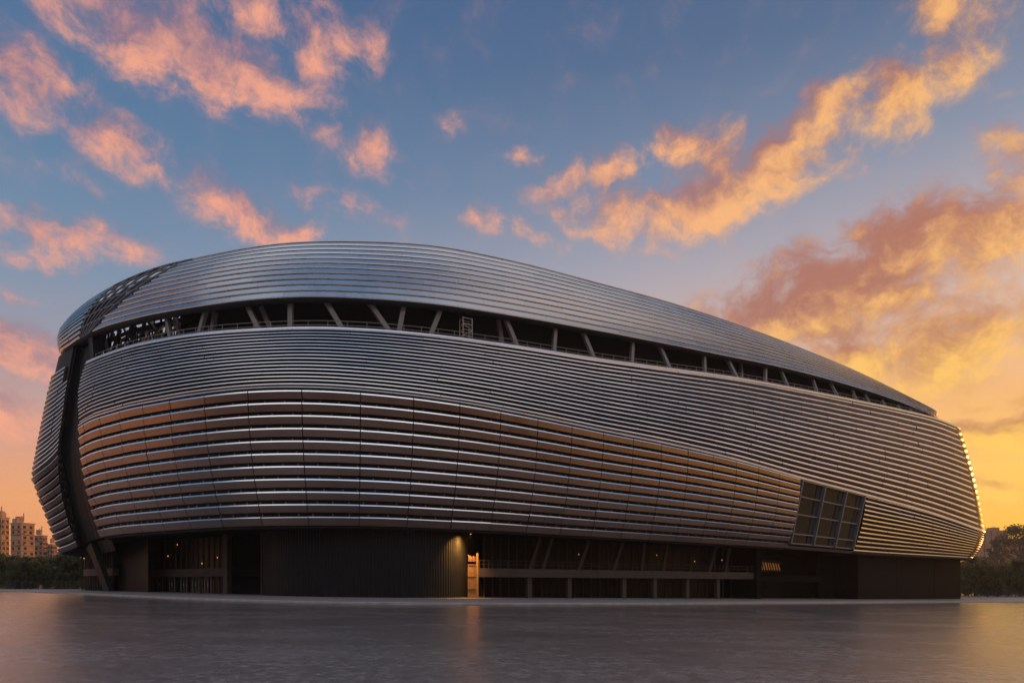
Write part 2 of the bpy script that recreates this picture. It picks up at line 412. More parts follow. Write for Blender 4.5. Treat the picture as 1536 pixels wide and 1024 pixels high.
# ---- narrow louvres right of the window, round the right end
I2 = s_of(1276)
nar = MB(); NN = 13
LST0 = [[(-.1, .0), (-.1, .2)], [(-.1, .2), (.45, .4)], [(.45, .4), (.58, .365), (.72, .29)], [(.72, .29), (.76, 0)]]
LST = [[(.0, .02), (.1, .22), (.4, .40)], [(.4, .40), (.56, .378), (.72, .33)], [(.72, .33), (.76, 0)]]
for r in range(NN):
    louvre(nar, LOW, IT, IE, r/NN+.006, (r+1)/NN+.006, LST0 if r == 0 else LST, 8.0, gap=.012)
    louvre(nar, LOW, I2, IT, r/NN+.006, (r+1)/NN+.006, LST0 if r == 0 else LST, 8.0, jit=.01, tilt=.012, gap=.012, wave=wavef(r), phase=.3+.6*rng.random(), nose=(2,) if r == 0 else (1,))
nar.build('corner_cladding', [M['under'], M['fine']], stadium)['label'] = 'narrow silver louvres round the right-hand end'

# ---- big window between the louvres
win = MB()
Iw0, Iw1 = I1+.1, I2-.1
fr = MB(); pn = MB()
def wp(a, t, out): return WINS.at(np.array([Iw0+(Iw1-Iw0)*a]), t, out+.42)[0]
for a in (.02, .345, .675, .97):
    q = [wp(a, t, .12) for t in np.linspace(.06, .97, 8)]
    for p0, p1 in zip(q[:-1], q[1:]): fr.bar(p0, p1, .34, .8, up=tuple(N3[int(Iw0)]))
for t in (.07, .21, .49, .74, .965):
    for a0, a1 in ((.02, .345), (.345, .675), (.675, .97)):
        fr.bar(wp(a0, t, .12), wp(a1, t, .12), .22, .25)
pw = np.linspace(Iw0, Iw1, 12)
pn.grid([WINS.at(pw, t, -.2) for t in np.linspace(.0, 1, 5)])
wo = pn.build('window', M['back'], stadium)
for a0, a1 in ((.02, .345), (.345, .675), (.675, .97)):
    for t0, t1 in ((.07, .21), (.21, .49), (.49, .74), (.74, .965)):
        m = MB(); j_ = rng.normal(0, .010, 4)
        m.face([wp(a0, t0, -.26+j_[0]), wp(a1, t0, -.26+j_[1]), wp(a1, t1, -.26+j_[2]), wp(a0, t1, -.26+j_[3])]); m.build('pane', M['glass'], wo)
    m = MB(); b0, b1 = a1-.075, a1-.02
    for t0, t1 in ((.07, .21), (.21, .49), (.49, .74), (.74, .965)):
        m.face([wp(b0, t0+.012, -.14), wp(b1, t0+.012, -.14), wp(b1, t1-.012, -.14), wp(b0, t1-.012, -.14)])
    m.build('side_blind', M['blind'], wo)
fo = fr.build('frame', M['frame'], wo)
sl = MB(); louvre(sl, LOW, I1-.02, I2+.02, -.006, .03, [[(-.1, 0), (-.1, .42)], [(-.1, .42), (.8, .5)], [(.8, .5), (1, .42), (1, -.1)]], 30, gap=0)
sl.build('sill', M['wide'], wo)
hd = MB(); louvre(hd, LOW, I1-.02, I2+.02, .955, 1.0, [[(0, 0), (0, .35)], [(0, .35), (1, .45)], [(1, .45), (1, -.1)]], 30, gap=0)
hd.build('lintel', M['wide'], wo)
sd = MB()   # dark side wing at the right side of the window
sd.grid([[wp(.985, t, o) for t in np.linspace(.05, .97, 6)] for o in (-.1, .4)], False)
sd.build('reveal', M['dark'], wo)

# ---- rear-left facade, past the notch
J1 = s_of(119.5); J0 = max(6, s_of(90)-45)
rear = MB()
for r in range(11):
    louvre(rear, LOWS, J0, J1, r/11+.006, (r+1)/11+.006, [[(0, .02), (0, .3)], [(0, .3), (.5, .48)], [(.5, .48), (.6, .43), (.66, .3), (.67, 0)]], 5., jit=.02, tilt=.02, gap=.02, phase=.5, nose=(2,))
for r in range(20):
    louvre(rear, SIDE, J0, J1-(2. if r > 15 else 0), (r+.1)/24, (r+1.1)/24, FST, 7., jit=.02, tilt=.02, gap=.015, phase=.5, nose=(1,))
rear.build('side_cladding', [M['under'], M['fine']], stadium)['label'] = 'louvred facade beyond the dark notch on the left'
bk = MB(); ii = np.linspace(J0, J1, 70)
bk.grid([LOWS.at(ii, t, -.06) for t in np.linspace(0, 1, 6)]); bk.grid([SIDE.at(ii, t, -.06) for t in np.linspace(0, 1, 8)])
bk.build('side_backing', M['back'], stadium)

# ---- dark fin in the notch
fn = MB(); ii = np.linspace(J1-.3, I0+.3, 24)
prof = np.where(np.arange(24) % 4 < 2, 0., -.07)
rws = [LOW.at(ii, t, -.9+prof) for t in np.linspace(-.12, 1, 10)]+[SIDE.at(ii, t, -.9+prof) for t in np.linspace(.05, 1.0, 10)]
up = ROOF.at(ii, .02, -1.2)
rws.append(up)
fn.grid(rws, False)
for e, sgn in ((0, 1), (23, -1)):
    for S, ts in ((LOW, np.linspace(-.02, 1, 8)), (SIDE, np.linspace(0, 1, 8))):
        fn.grid([[S.at(ii[e:e+1], t, o)[0] for t in ts] for o in (.25, -.95)], False)
fn.build('notch_fin', M['fin'], stadium)['label'] = 'tall black vertical slab filling the notch'

# ---- ledge on top of the upper band
ld = MB(); ii = np.linspace(I0, IE, 250)
ld.grid([UPP.at(ii, 1.0, .0)+(0, 0, -.35), UPP.at(ii, 1.0, .32)+(0, 0, -.35)], False)
ld.grid([UPP.at(ii, 1.0, .32)+(0, 0, -.35), UPP.at(ii, 1.0, .42)+(0, 0, -.05), UPP.at(ii, 1.0, .30)+(0, 0, .10), UPP.at(ii, 1.0, -.4)+(0, 0, .14), UPP.at(ii, 1.0, -3.5)+(0, 0, .14)], True)
led = ld.build('ledge', M['trim'], stadium)
rl = MB()
ir = np.arange(I0+1, s_of(1405), 2.4)
for i in ir:
    p = UPP.at(np.array([i]), 1., -.6)[0]; rl.bar(p, p+(0, 0, 1.15), .06)
pr = UPP.at(np.arange(I0+1, s_of(1405), 1.2), 1., -.6)
for h in (.62, 1.15):
    for a, b in zip(pr[:-1], pr[1:]): rl.bar(a+(0, 0, h), b+(0, 0, h), .06)
rl.build('railing', M['strut'], led)

# ---- recess behind the gap: inner wall, roof soffit
def ringo(r, i, o, dz=0.):
    i = np.asarray(i, float); a = np.floor(i).astype(int) % NS; b = (a+1) % NS; f = (i-np.floor(i))[:, None]
    return r[a]*(1-f)+r[b]*f+(N3[a]*(1-f)+N3[b]*f)*np.asarray(o)+np.array((0, 0, dz))
inw = MB(); ii = np.linspace(s_of(230), IE, 175)
inw.grid([ringo(r_led, ii, -5.5, -1.), ringo(r_led, ii, -5.5, 2.), ringo(r_rb, ii, -5.2, 1.), ringo(r_rb, ii, -4.8, 4.)])
inw.build('inner_wall', M['inner'], stadium)
so = MB(); ii = np.linspace(J0, s_of(1457)+50, 260)
so.grid([ringo(r_rb, ii, .0, 0.), ringo(r_rb, ii, -.5, -.42), ringo(r_rb, ii, -1.6, -.1), ringo(r_rb, ii, -2.4, .5)], True)
so.build('roof_soffit', M['dark'], stadium)
so2 = MB(); ii = np.linspace(s_of(255), s_of(1457)+50, 200)
so2.grid([ringo(r_rb, ii, -2.4, .5), ringo(r_rb, ii, -7., 2.5)], True)
so2.build('roof_underside', M['inner'], stadium)

# ---- roof band louvres
K0, K1 = J0, s_of(1457)+50
La, Lb = 0, 0
roof = MB(); NR = 11
RST = [[(.0, .0), (.0, .10)], [(.0, .10), (.13, .17)], [(.13, .17), (.99, .02)]]  # middle strip gets the paler metal, a lit edge put into the colour
def lat_lo(t): return s_of(133+18*t)
def lat_hi(t): return s_of(152+100*t)
for r in range(NR):
    tm = (r+.5)/NR
    louvre(roof, ROOF, J0, lat_lo(tm), r/NR, (r+1)/NR, [[(0., 0), (0, .25)], [(0, .25), (.5, .34), (.62, .2), (.64, 0)]], 6., jit=.02, tilt=.02, gap=.012)
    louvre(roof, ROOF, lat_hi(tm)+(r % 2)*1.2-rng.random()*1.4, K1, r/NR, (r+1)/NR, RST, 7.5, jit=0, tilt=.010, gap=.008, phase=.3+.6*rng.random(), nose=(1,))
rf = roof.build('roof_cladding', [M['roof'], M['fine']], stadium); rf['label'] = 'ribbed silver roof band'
rbk = MB(); ii = np.linspace(J0, K1, 260)
lz_ = np.exp(-((ii-(s_of(132)+s_of(205))/2)/((s_of(205)-s_of(132))*.75))**4)
rbk.grid([ROOF.at(ii, t, -.35-1.2*lz_) for t in np.linspace(0, 1, 6)]); rbk.build('roof_backing', M['back'], stadium)
# open lattice at the left: rails and raking bars, some panels still in place
lt = MB(); lp = MB()
for r in (0, 2, 4, 6, 8, 9.6, NR):
    t = r/NR; a, b = lat_lo(t)-.2, lat_hi(t)+.2
    q = ROOF.at(np.linspace(a, b, 14), t, .1)
    if len(q):
        for p0, p1 in zip(q[:-1], q[1:]): lt.bar(p0, p1, .17)
for k in range(6):
    q = []
    for t in np.linspace(0, 1, 9):
        a, b = lat_lo(t), lat_hi(t); q.append(ROOF.at(np.array([a+(b-a)*(k+.3)/5.6]), t, .16)[0])
    for p0, p1 in zip(q[:-1], q[1:]): lt.bar(p0, p1, .17)
for r in range(NR):
    t = (r+.5)/NR; a, b = lat_lo(t), lat_hi(t)
    for k in range(6):
        if rng.random() < ((.0, .0, .04, .1, .25, .5)[k]+(.25 if r < 2 else 0)):
            lp = MB(); louvre(lp, ROOF, a+(b-a)*(k+.1)/6, a+(b-a)*(k+.9)/6, r/NR, (r+1)/NR, [[(0, .12), (1., .02)]], 40, gap=.02, tilt=.12, cap=False)
            lp.build('lattice_panel', M['roof'], stadium)
lt.build('lattice', M['lat'], stadium)['label'] = 'open steel lattice with missing roof panels'
# roof deck closing the ring (left open beside the lattice)
dk = MB(); c0 = np.array((15., 175., 46.))
o0, o1 = int(s_of(90))-62, int(s_of(305))
for i in range(0, NS, 2):
    if o0 <= i <= o1: continue
    j = (i+2) % NS
    A, Bb = r_rt[i], r_rt[j]
    A2 = A*.6+c0*.4; B2 = Bb*.6+c0*.4
    dk.face([A, Bb, B2, A2]); dk.face([A2, B2, c0])
dk.build('roof_deck', M['dark'], stadium)
tt = MB(); ii = np.linspace(J0, K1, 260)
tt.grid([ROOF.at(ii, 1., -.4), ROOF.at(ii, 1., .05), ROOF.at(ii, 1., .1)+(0, 0, .12), ROOF.at(ii, 1., -.35)+(0, 0, .2)], True)
tt.build('roof_edge', M['trim'], stadium)
# rear wall of the ring
rw = MB(); ring = list(range(int(IE)-1, NS))+list(range(0, int(J0)+2))
rw.grid([[r_bot[i % NS]*(1, 1, 0)+(0, 0, -4) for i in ring], [r_seam[i % NS] for i in ring], [r_led[i % NS] for i in ring]], False)
rw.grid([[r_rb[i % NS] for i in ring], [r_rt[i % NS] for i in ring]], False)
rw.build('rear_wall', M['panel'], stadium)

# ---- struts in the gap: (bottom px, top px)
def on(r, off, px, dz=0.):
    P = r[IL:IR+60].copy(); P += N3[IL:IR+60]*off
    q = pxof(P); b = int(np.argmax(q)); a = int(np.argmin(q[:b])); m = np.maximum.accumulate(q[a:b+1]+np.arange(b+1-a)*1e-5)
    f = a+float(np.interp(px, m, np.arange(b+1-a))); i = int(f); u = f-i; j = min(i+1, len(P)-1)
    return P[i]*(1-u)+P[j]*u+np.array((0, 0, dz)), N3[IL+i], IL+f
struts = [(258, 250), (277, 262), (297, 310), (316, 323), (392, 370), (413, 392), (436, 436), (517, 487), (588, 552), (597, 606), (643, 662), (755, 747), (778, 757), (830, 833), (893, 873), (947, 949), (1007, 988), (1057, 1056), (1108, 1090), (1113, 1111), (1148, 1148), (1184, 1170), (1227, 1218), (1260, 1244), (1287, 1277), (1308, 1296), (1330, 1322), (1352, 1346), (1372, 1362)]
for k, (pb, pt) in enumerate(struts):
    rear_ = k in (1, 3, 5, 11, 19)
    a, n, _ = on(r_led, -1.6-(1.6 if rear_ else 0), pb, .05); b, n2, _ = on(r_rb, -1.4-(1.4 if rear_ else 0), pt, .3)
    m = MB(); m.bar(a, b, .62, .5, up=tuple(n)); m.bar(a-(0, 0, .05), a+(0, 0, .12), .95, .8)
    m.build('strut', M['strut'], stadium)
# tangled truss members where the roof is open
ts = MB(); rng2 = np.random.default_rng(3)
for k in range(84):
    p0 = 140+122*rng2.random(); a, n, _ = on(r_led, -2-6*rng2.random(), p0, .1+2.*rng2.random())
    b, n, _ = on(r_rb, -2.5-8*rng2.random(), p0+rng2.normal(0, 22), .5+3.2*rng2.random())
    ts.bar(a, b, .18+.3*rng2.random())
for o_, dz in ((-4, .6), (-6.5, 1.8), (-9, 3.)):
    q = ringo(r_rb, np.linspace(s_of(128), s_of(262), 12), o_, dz)
    for p0, p1 in zip(q[:-1], q[1:]): ts.bar(p0, p1, .4)
ts.build('truss', M['dark'], stadium)
pl = MB(); a, n, _ = on(r_led, -1., 146, -2); b, n, _ = on(r_rb, -1., 141, .4); pl.bar(a, b, 1.5, 1.2, up=tuple(n))
a, n, _ = on(r_led, -.4, 132, -1.); b, n, _ = on(r_rb, -.6, 137, .2); pl.bar(a, b, .35)
pl.build('corner_pillar', M['fin'], stadium)

# ------------------------------------------------------------------ ground floor
def zb(i): return float(np.interp(i, idx, r_bot[:, 2]))
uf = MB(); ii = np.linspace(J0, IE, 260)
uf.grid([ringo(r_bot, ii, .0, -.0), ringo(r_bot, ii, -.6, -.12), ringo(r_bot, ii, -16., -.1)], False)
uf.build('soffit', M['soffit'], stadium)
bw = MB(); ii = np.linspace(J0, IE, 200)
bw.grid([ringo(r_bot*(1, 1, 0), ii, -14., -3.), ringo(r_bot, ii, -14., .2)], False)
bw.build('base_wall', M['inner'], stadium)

def path(off, pa, pb, n=30):
    return [on(r_bot*(1, 1, 0), off, p)[0] for p in np.linspace(pa, pb, n)]
def sweep(mb, pts, z0, z1, thick, m=0):
    """wall or beam along plan points; z0/z1 numbers or functions of the point"""
    pts = [np.array(p, float) for p in pts]
    g0 = (lambda p: z0) if not callable(z0) else z0
    g1 = (lambda p: z1) if not callable(z1) else z1
    A, Bk = [], []
    for k, p in enumerate(pts):
        t = pts[min(k+1, len(pts)-1)]-pts[max(k-1, 0)]; t = t/np.linalg.norm(t); nb = np.array((-t[1], t[0], 0))
        A.append(p); Bk.append(p+nb*thick)
    lo = [np.array((p[0], p[1], g0(p))) for p in A]; hi = [np.array((p[0], p[1], g1(p))) for p in A]
    lo2 = [np.array((q[0], q[1], g0(p))) for p, q in zip(A, Bk)]; hi2 = [np.array((q[0], q[1], g1(p))) for p, q in zip(A, Bk)]
    mb.grid([lo, hi], False, m); mb.grid([hi, hi2], False, m); mb.grid([hi2, lo2], False, m); mb.grid([lo2, lo], False, m)
    mb.face([lo[0], lo2[0], hi2[0], hi[0]], False, m); mb.face([lo[-1], hi[-1], hi2[-1], lo2[-1]], False, m)
def top_of(p):
    k = int(np.argmin(np.sum((B-np.array(p[:2]))**2, 1))); return float(r_bot[k, 2])-.05

# drum
dp = catmull([((px-CX)*D/F, D) for px, D in ((396, 99), (399, 93), (420, 90.2), (470, 88.6), (540, 88.4), (600, 89.8), (650, 92.2), (680, 94.6), (694, 97.4), (700, 101), (701, 108))], 30)
da = np.concatenate([[0], np.cumsum(np.linalg.norm(np.diff(dp, axis=0), axis=1))])
q = np.arange(0, da[-1], .105)
dq = np.stack([np.interp(q, da, dp[:, k]) for k in (0, 1)], 1)
dt = np.gradient(dq, axis=0); dt /= np.linalg.norm(dt, axis=1)[:, None]
dn = np.stack([dt[:, 1], -dt[:, 0]], 1)
ribo = np.array([0, .0, .10, .10])[np.arange(len(q)) % 4]
dq = dq+dn*ribo[:, None]
dm = MB()
dm.grid([[(p[0], p[1], z) for p in dq] for z in (-1.5, 3., 6., 9.25)], False)
dm.build('drum_wall', M['rib'], stadium)['label'] = 'curved dark ribbed metal wall bulging under the louvres'

def column(px, off, z0, z1, w, name='column', m='beam', lean=0.):
    a, n, _ = on(r_bot*(1, 1, 0), off, px); c, _, _ = on(r_bot*(1, 1, 0), off, px+lean)
    mb = MB(); t = (-n[1], n[0], 0)
    a = a+(0, 0, z0); c = c+(0, 0, z1)
    mb.bar(a, c, w, w*.8, up=tuple(n)); return mb.build(name, M[m], stadium)

# loggia to the right of the drum: balcony beam, railing, columns, raking props
bm = MB(); sweep(bm, path(-2.2, 718, 1136, 40), 2.75, 4.0, 1.2); beam = bm.build('balcony_beam', M['beam'], stadium)
rb_ = MB(); pp = path(-2.3, 719, 1135, 61)
for k, p in enumerate(pp):
    if k % 2 == 0: rb_.bar(p+(0, 0, 4.), p+(0, 0, 5.1), .07)
for h in (4.55, 5.1):
    for a, b in zip(pp[:-1], pp[1:]): rb_.bar(a+(0, 0, h), b+(0, 0, h), .06)
rb_.build('railing', M['beam'], beam)
fl = MB(); a_, b_ = path(-3.3, 718, 1136, 40), path(-13.5, 718, 1136, 40)
fl.grid([[p+(0, 0, 3.6) for p in a_], [p+(0, 0, 3.6) for p in b_]], False); fl.build('balcony_floor', M['soffit'], beam)
for p in (793, 853, 935, 981, 1030, 1076): column(p, -2.9, -2.5, 2.8, .75)
for p, l in ((793, 17), (812, 16), (866, 18), (918, 17), (961, 5), (993, 8), (1062, 12), (1087, 7)): column(p, -4.5, 3.6, 9.2, .6, 'prop', 'beam', l)
gl = MB(); sweep(gl, path(-7.5, 724, 1136, 40), -2., 8.9, .2); gw = gl.build('glass_wall', M['lobby'], stadium)
mu = MB()
for p in path(-7.4, 726, 1134, 34): mu.bar(p+(0, 0, -2), p+(0, 0, 8.9), .14, .3)
mu.build('mullion', M['beam'], gw)
# pier, recess, dark wall and panelled box on the right
pr_ = MB(); sweep(pr_, path(-1.6, 1135, 1141, 3), -3., top_of, 6.); pr_.build('pier', M['panel'], stadium)
bm = MB(); sweep(bm, path(-4., 1141, 1236, 12), 2.3, 3.6, 1.); bm.build('balcony_beam', M['panel'], stadium)
lw = MB(); sweep(lw, path(-8., 1143, 1170, 6), 4.7, 6.4, .15); lwo = lw.build('glass_glow', M['glassglow'], stadium)  # glowing panel painted where glass reflects the warm sky
m = MB(); q = path(-7.85, 1142, 1172, 9)
for k, p in enumerate(q): m.bar(p+(0, 0, 4.5), q[max(0, k-1)]+(0, 0, 6.9-.25*(k % 3)), .22, .1)
m.bar(q[0]+(0, 0, 4.6), q[-1]+(0, 0, 4.6), .3); m.bar(q[0]+(0, 0, 6.6), q[-1]+(0, 0, 6.3), .5)
m.build('frame', M['beam'], lwo)
rw_ = MB(); sweep(rw_, path(-6.5, 1228, 1292, 10), -3., top_of, .5); rw_.build('recess_wall', M['panel'], stadium)
bx = MB()
def chord(pa, pb, n=4):
    A = on(r_bot*(1, 1, 0), -1.0, 1287)[0]; Z = on(r_bot*(1, 1, 0), -2.2, 1441)[0]
    out = []
    for p in np.linspace(pa, pb, n):
        k = (p-CX)/F; u = (k*A[1]-A[0])/((Z[0]-A[0])-k*(Z[1]-A[1])); out.append(A+(Z-A)*u)
    return out
edges = [1287, 1345, 1402, 1441]
for a, b in zip(edges[:-1], edges[1:]):
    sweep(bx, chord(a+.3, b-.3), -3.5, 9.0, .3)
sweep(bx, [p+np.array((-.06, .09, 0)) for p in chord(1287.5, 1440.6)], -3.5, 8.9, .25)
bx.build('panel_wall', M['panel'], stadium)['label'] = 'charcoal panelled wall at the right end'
e0 = chord(1441, 1441, 1)[0]; sdw = MB(); sdw.grid([[(e0[0]+.02, e0[1]+.05, -3.5), (e0[0]+.02, e0[1]+.05, 8.2)], [(e0[0]+9, e0[1]+16, -3.5), (e0[0]+9, e0[1]+16, 8.2)]], False)
sdw.build('panel_return', M['panel'], stadium); sdw = MB(); e1 = chord(1287.2, 1287.2, 1)[0]; sdw.grid([[(e1[0], e1[1], -3.5), (e1[0], e1[1], 8.5)], [(e1[0]-4, e1[1]+6, -3.5), (e1[0]-4, e1[1]+6, 8.5)]], False)
sdw.build('panel_return', M['panel'], stadium)

# left of the drum: glazed two-storey bays
gl = MB(); sweep(gl, path(-8.5, 222, 338, 14), -1., 8.9, .2); gw = gl.build('glass_wall', M['lobby'], stadium)
mu = MB()
for p in path(-8.4, 223, 337, 15): mu.bar(p+(0, 0, -1), p+(0, 0, 8.9), .12, .25)
mu.build('mullion', M['beam'], gw)
bm = MB(); sweep(bm, path(-7.4, 218, 338, 14), 2.9, 4.1, .9); bm.build('balcony_beam', M['beam'], stadium)
bm = MB(); sweep(bm, path(-8., 345, 398, 6), 2.9, 4.1, .9); bm.build('balcony_beam', M['panel'], stadium)
column(341, -6.8, -1., 8.9, .95, 'pillar', 'beam'); column(225, -6.9, -1., 8.9, .35, 'pillar', 'beam'); column(393, -8., -1, 9, .3, 'pillar', 'beam'); column(353, -8.6, 3, 9, .4, 'pillar', 'panel')
dw = MB(); sweep(dw, path(-9.5, 342, 400, 6), -1., 9.1, .3); dw.build('recess_wall', M['panel'], stadium)
# doors with small pale handles at the left bays
for p in (240, 258, 276, 294, 312):
    a, n, _ = on(r_bot*(1, 1, 0), -8.2, p); t = np.array((-n[1], n[0], 0)); m = MB()
    z0 = float(zg(a[0]))+PH
    for s_ in (-1, 1): m.bar(a+t*s_*.85+(0, 0, z0), a+t*s_*.85+(0, 0, z0+2.5), .12)
    m.bar(a-t*.9+(0, 0, z0+2.5), a+t*.9+(0, 0, z0+2.5), .12); m.bar(a+(0, 0, z0), a+(0, 0, z0+2.5), .1)
    d = m.build('door', M['frame'], stadium)
    m = MB(); m.bar(a-n*-.12+t*.15+(0, 0, z0+1.), a-n*-.12+t*.15+(0, 0, z0+1.5), .05); m.build('handle', M['trim'], d)
# far-left base below the side facade
lb = MB(); P = path(-3.4, 116, 170, 10); sweep(lb, P, -1., 3.2, .3); lb.build('side_base_wall', M['panel'], stadium); lb = MB(); sweep(lb, [p+np.array((0, .25, 0)) for p in P], 4.4, 8., .3)
lb.build('side_base_wall', M['panel'], stadium)
bm = MB(); sweep(bm, [p+np.array((-.0, -.25, 0)) for p in P], 3.2, 4.4, 1.); bm.build('balcony_beam', M['beam'], stadium)
mu = MB()
for p in path(-3.0, 117, 168, 15): mu.bar(p+(0, 0, -1), p+(0, 0, 3.2), .1); mu.bar(p+(0, 0, 4.4), p+(0, 0, 7.6), .14)
mu.build('slat_screen', M['beam'], stadium)
ft = MB()
a, n, _ = on(r_bot, -.8, 137, -.2); c, n2, _ = on(r_bot*(1, 1, 0), -2., 166, 0.)
ft.bar(a, c, 1.6, .8, up=tuple(n)); sweep(ft, path(-4.5, 160, 222, 10), -1., 9., .3)
ft.build('fin_foot', M['fin'], stadium)

# golden gate beside the drum
ga, n, _ = on(r_bot*(1, 1, 0), -2.6, 701.5); gb, n, _ = on(r_bot*(1, 1, 0), -2.6, 715.5)
z0 = float(zg(ga[0]))+PH
gm = MB(); tvec = gb-ga; Lg = np.linalg.norm(tvec); tu = tvec/Lg
gm.grid([[ga+(0, 0, z0), gb+(0, 0, z0)], [ga+(0, 0, z0+4.7), gb+(0, 0, z0+4.7)]], False)
gate = gm.build('gate', M['gate'], stadium); gate['label'] = 'tall golden lit gate beside the ribbed drum'
gs = MB()
for k in range(8):
    p = ga+tvec*(k+.5)/8-n*-.06; gs.bar(p+(0, 0, z0+.05), p+(0, 0, z0+4.6-.12*(k % 3)), .09, .08)
for h in (1.3, 3., 4.65): gs.bar(ga+n*.08+(0, 0, z0+h), gb+n*.08+(0, 0, z0+h), .14)
gs.bar(gb+n*.1+(0, 0, z0), gb+n*.1+(0, 0, z0+6.3), .3)
gs.build('bars', M['gate'], gate)
hoodm = MB()
for k in range(5):
    p = ga+tvec*(.1+.16*k)+n*.1; hoodm.bar(p+(0, 0, z0+5.1), p+(0, 0, z0+5.8+.1*(k % 2)), .2, .12)
hoodm.bar(ga+n*.1+(0, 0, z0+6.), ga+tvec*.45+n*.1+(0, 0, z0+5.4), .12)
hoodm.build('hood', M['gate'], gate)

# soffit lamp that lights the drum flank and the gate
lp_, n, i_ = on(r_bot*(1, 1, 0), -.5, 706)
lz = zb(i_)-.55
lo = empty('soffit_lamp', (lp_[0], lp_[1], lz), 'warm downlight under the louvre overhang beside the ribbed drum', 'lamp')
m = MB(); m.tube([(0, 0, .33), (0, 0, .05)], .16, 12); m.build('housing', M['dark'], lo, local=True)
m = MB(); m.tube([(0, 0, .05), (0, 0, .02)], .12, 12); m.build('lens', M['lens'], lo, local=True)
sp = bpy.data.lights.new('soffit_lamp_light', 'SPOT'); sp.energy = 11000; sp.color = (1., .43, .09); sp.spot_size = R(112); sp.spot_blend = .9; sp.shadow_soft_size = .12
so_ = bpy.data.objects.new('light', sp); COL.objects.link(so_); so_.parent = lo; so_.location = (0, 0, -.02)
tg, _, _ = on(r_bot*(1, 1, 0), -3.4, 687); aim = Vector((tg[0]-lp_[0], tg[1]-lp_[1], 4.6-lz)); so_.rotation_euler = aim.to_track_quat('-Z', 'Y').to_euler()

# small lamps inside the ground floor; those in the loggia are added for warm light
for px, off, z in ((868, -6., 6.6), (925, -6.3, 6.2), (985, -5.8, 6.9), (1042, -6.2, 6.0), (1083, -6., 6.4)):
    p, n, _ = on(r_bot*(1, 1, 0), off, px); m = MB(); m.tube([(0, 0, .12), (0, 0, -.1)], [.03, .075], 8)
    o = m.build('pendant_lamp', M['glow'], None); o.location = p+np.array((0, 0, z))
    tag(o, 'tiny glowing lamp added to warm the dark loggia above the balcony beam', 'lamp', 'added lamps in the loggia')
for px, off, z in ((266, -8.0, 8.0), (252, -8.1, 6.3), (326, -8., 5.7), (303, -8., 4.9)):
    p, n, _ = on(r_bot*(1, 1, 0), off, px); m = MB(); m.tube([(0, 0, .12), (0, 0, -.1)], [.03, .075], 8)
    o = m.build('pendant_lamp', M['glow'], None); o.location = p+np.array((0, 0, z))
    tag(o, 'tiny warm lamp glinting in front of the glazed bay left of the ribbed drum', 'lamp', 'small lamps in the glazed bay')

# scaffold on the ledge
sa_, n, _ = on(r_led, -1.5, 699, .1); sc = empty('scaffold_tower', tuple(sa_), 'small steel scaffold tower standing on the ledge under the roof band', 'scaffold')
m = MB(); t = np.array((-n[1], n[0], 0)); p4 = [sx*t*.7+sy*n*.5 for sx in (-1, 1) for sy in (-1, 1)]
for p in p4: m.bar(p, p+(0, 0, 3.3), .12)
for h in (.8, 1.6, 2.4, 3.2):
    for a, b in ((0, 1), (1, 3), (3, 2), (2, 0)): m.bar(p4[a]+(0, 0, h), p4[b]+(0, 0, h), .08)
m.bar(p4[1]+(0, 0, .8), p4[3]+(0, 0, 1.6), .07); m.bar(p4[3]+(0, 0, 1.6), p4[1]+(0, 0, 2.4), .07)
m.build('frame', M['scaf'], sc, local=True)
m = MB(); m.box((0, 0, 2.42), (1.3, .9, .06), math.atan2(t[1], t[0])); m.build('deck', M['scaf'], sc, local=True)

# ------------------------------------------------------------------ trees
def make_tree(name, h, w, seed, leaf, label, group, nclump=60, per=42, ls=.36, low=.05):
    rg = np.random.default_rng(seed); root = empty(name, (0, 0, 0), label, 'tree', group)
    tr = MB(); pts = [np.array((0, 0, -.3))]; 
    for k in range(1, 5): pts.append(np.array((rg.normal(0, .12)*k, rg.normal(0, .12)*k, h*.17*k)))
    tr.tube(pts, [h*.028, h*.024, h*.02, h*.013, h*.006], 7)
    cl = []
    for k in range(nclump):
        u = rg.random(); a = rg.random()*6.283; z = h*(low+(.98-low)*u)
        rad = w/2*math.sqrt(max(.04, 1-((u-.42)/.62)**2))*(.35+.65*rg.random()**.5)*(.8+.35*math.sin(a*2+seed))
        c = np.array((rad*math.cos(a), rad*math.sin(a), z)); cl.append(c)
        if k % 4 == 0:
            b = pts[min(4, 1+int(u*3.4))]; tr.tube([b, (b+c)/2+(0, 0, .15), c], [h*.01, h*.006, h*.003], 5)
    t_ = tr.build('trunk', M['bark'], root, local=True)
    cr = MB()
    for c in cl:
        sz = w*.11*(.7+.7*rg.random())
        for _ in range(per):
            d = rg.normal(0, 1, 3); d /= np.linalg.norm(d); p = c+d*sz*rg.random()**.4*(1, 1, .8)
            x = rg.normal(0, 1, 3); x /= np.linalg.norm(x); y = np.cross(x, rg.normal(0, 1, 3)); y /= np.linalg.norm(y)
            s_ = ls*(.6+.8*rg.random())
            cr.face([p-x*s_, p-y*s_*.55, p+x*s_, p+y*s_*.55])
    cr.build('crown', M[leaf], root, local=True)
    return root
def copy_tree(root, label):
    c = root.copy(); COL.objects.link(c); c['label'] = label
    for ch in root.children:
        d = ch.copy(); COL.objects.link(d); d.parent = c
    return c
GL, GR = 'trees behind the left fence', 'trees behind the right fence'
def at(px, D): return ((px-CX)*D/F, D)
protoL = [make_tree('broadleaf_tree', 8.5, 9.5, s, lf, 'x', GL) for s, lf in ((1, 'leafA'), (2, 'leafB'), (5, 'leafA'))]
used = set()
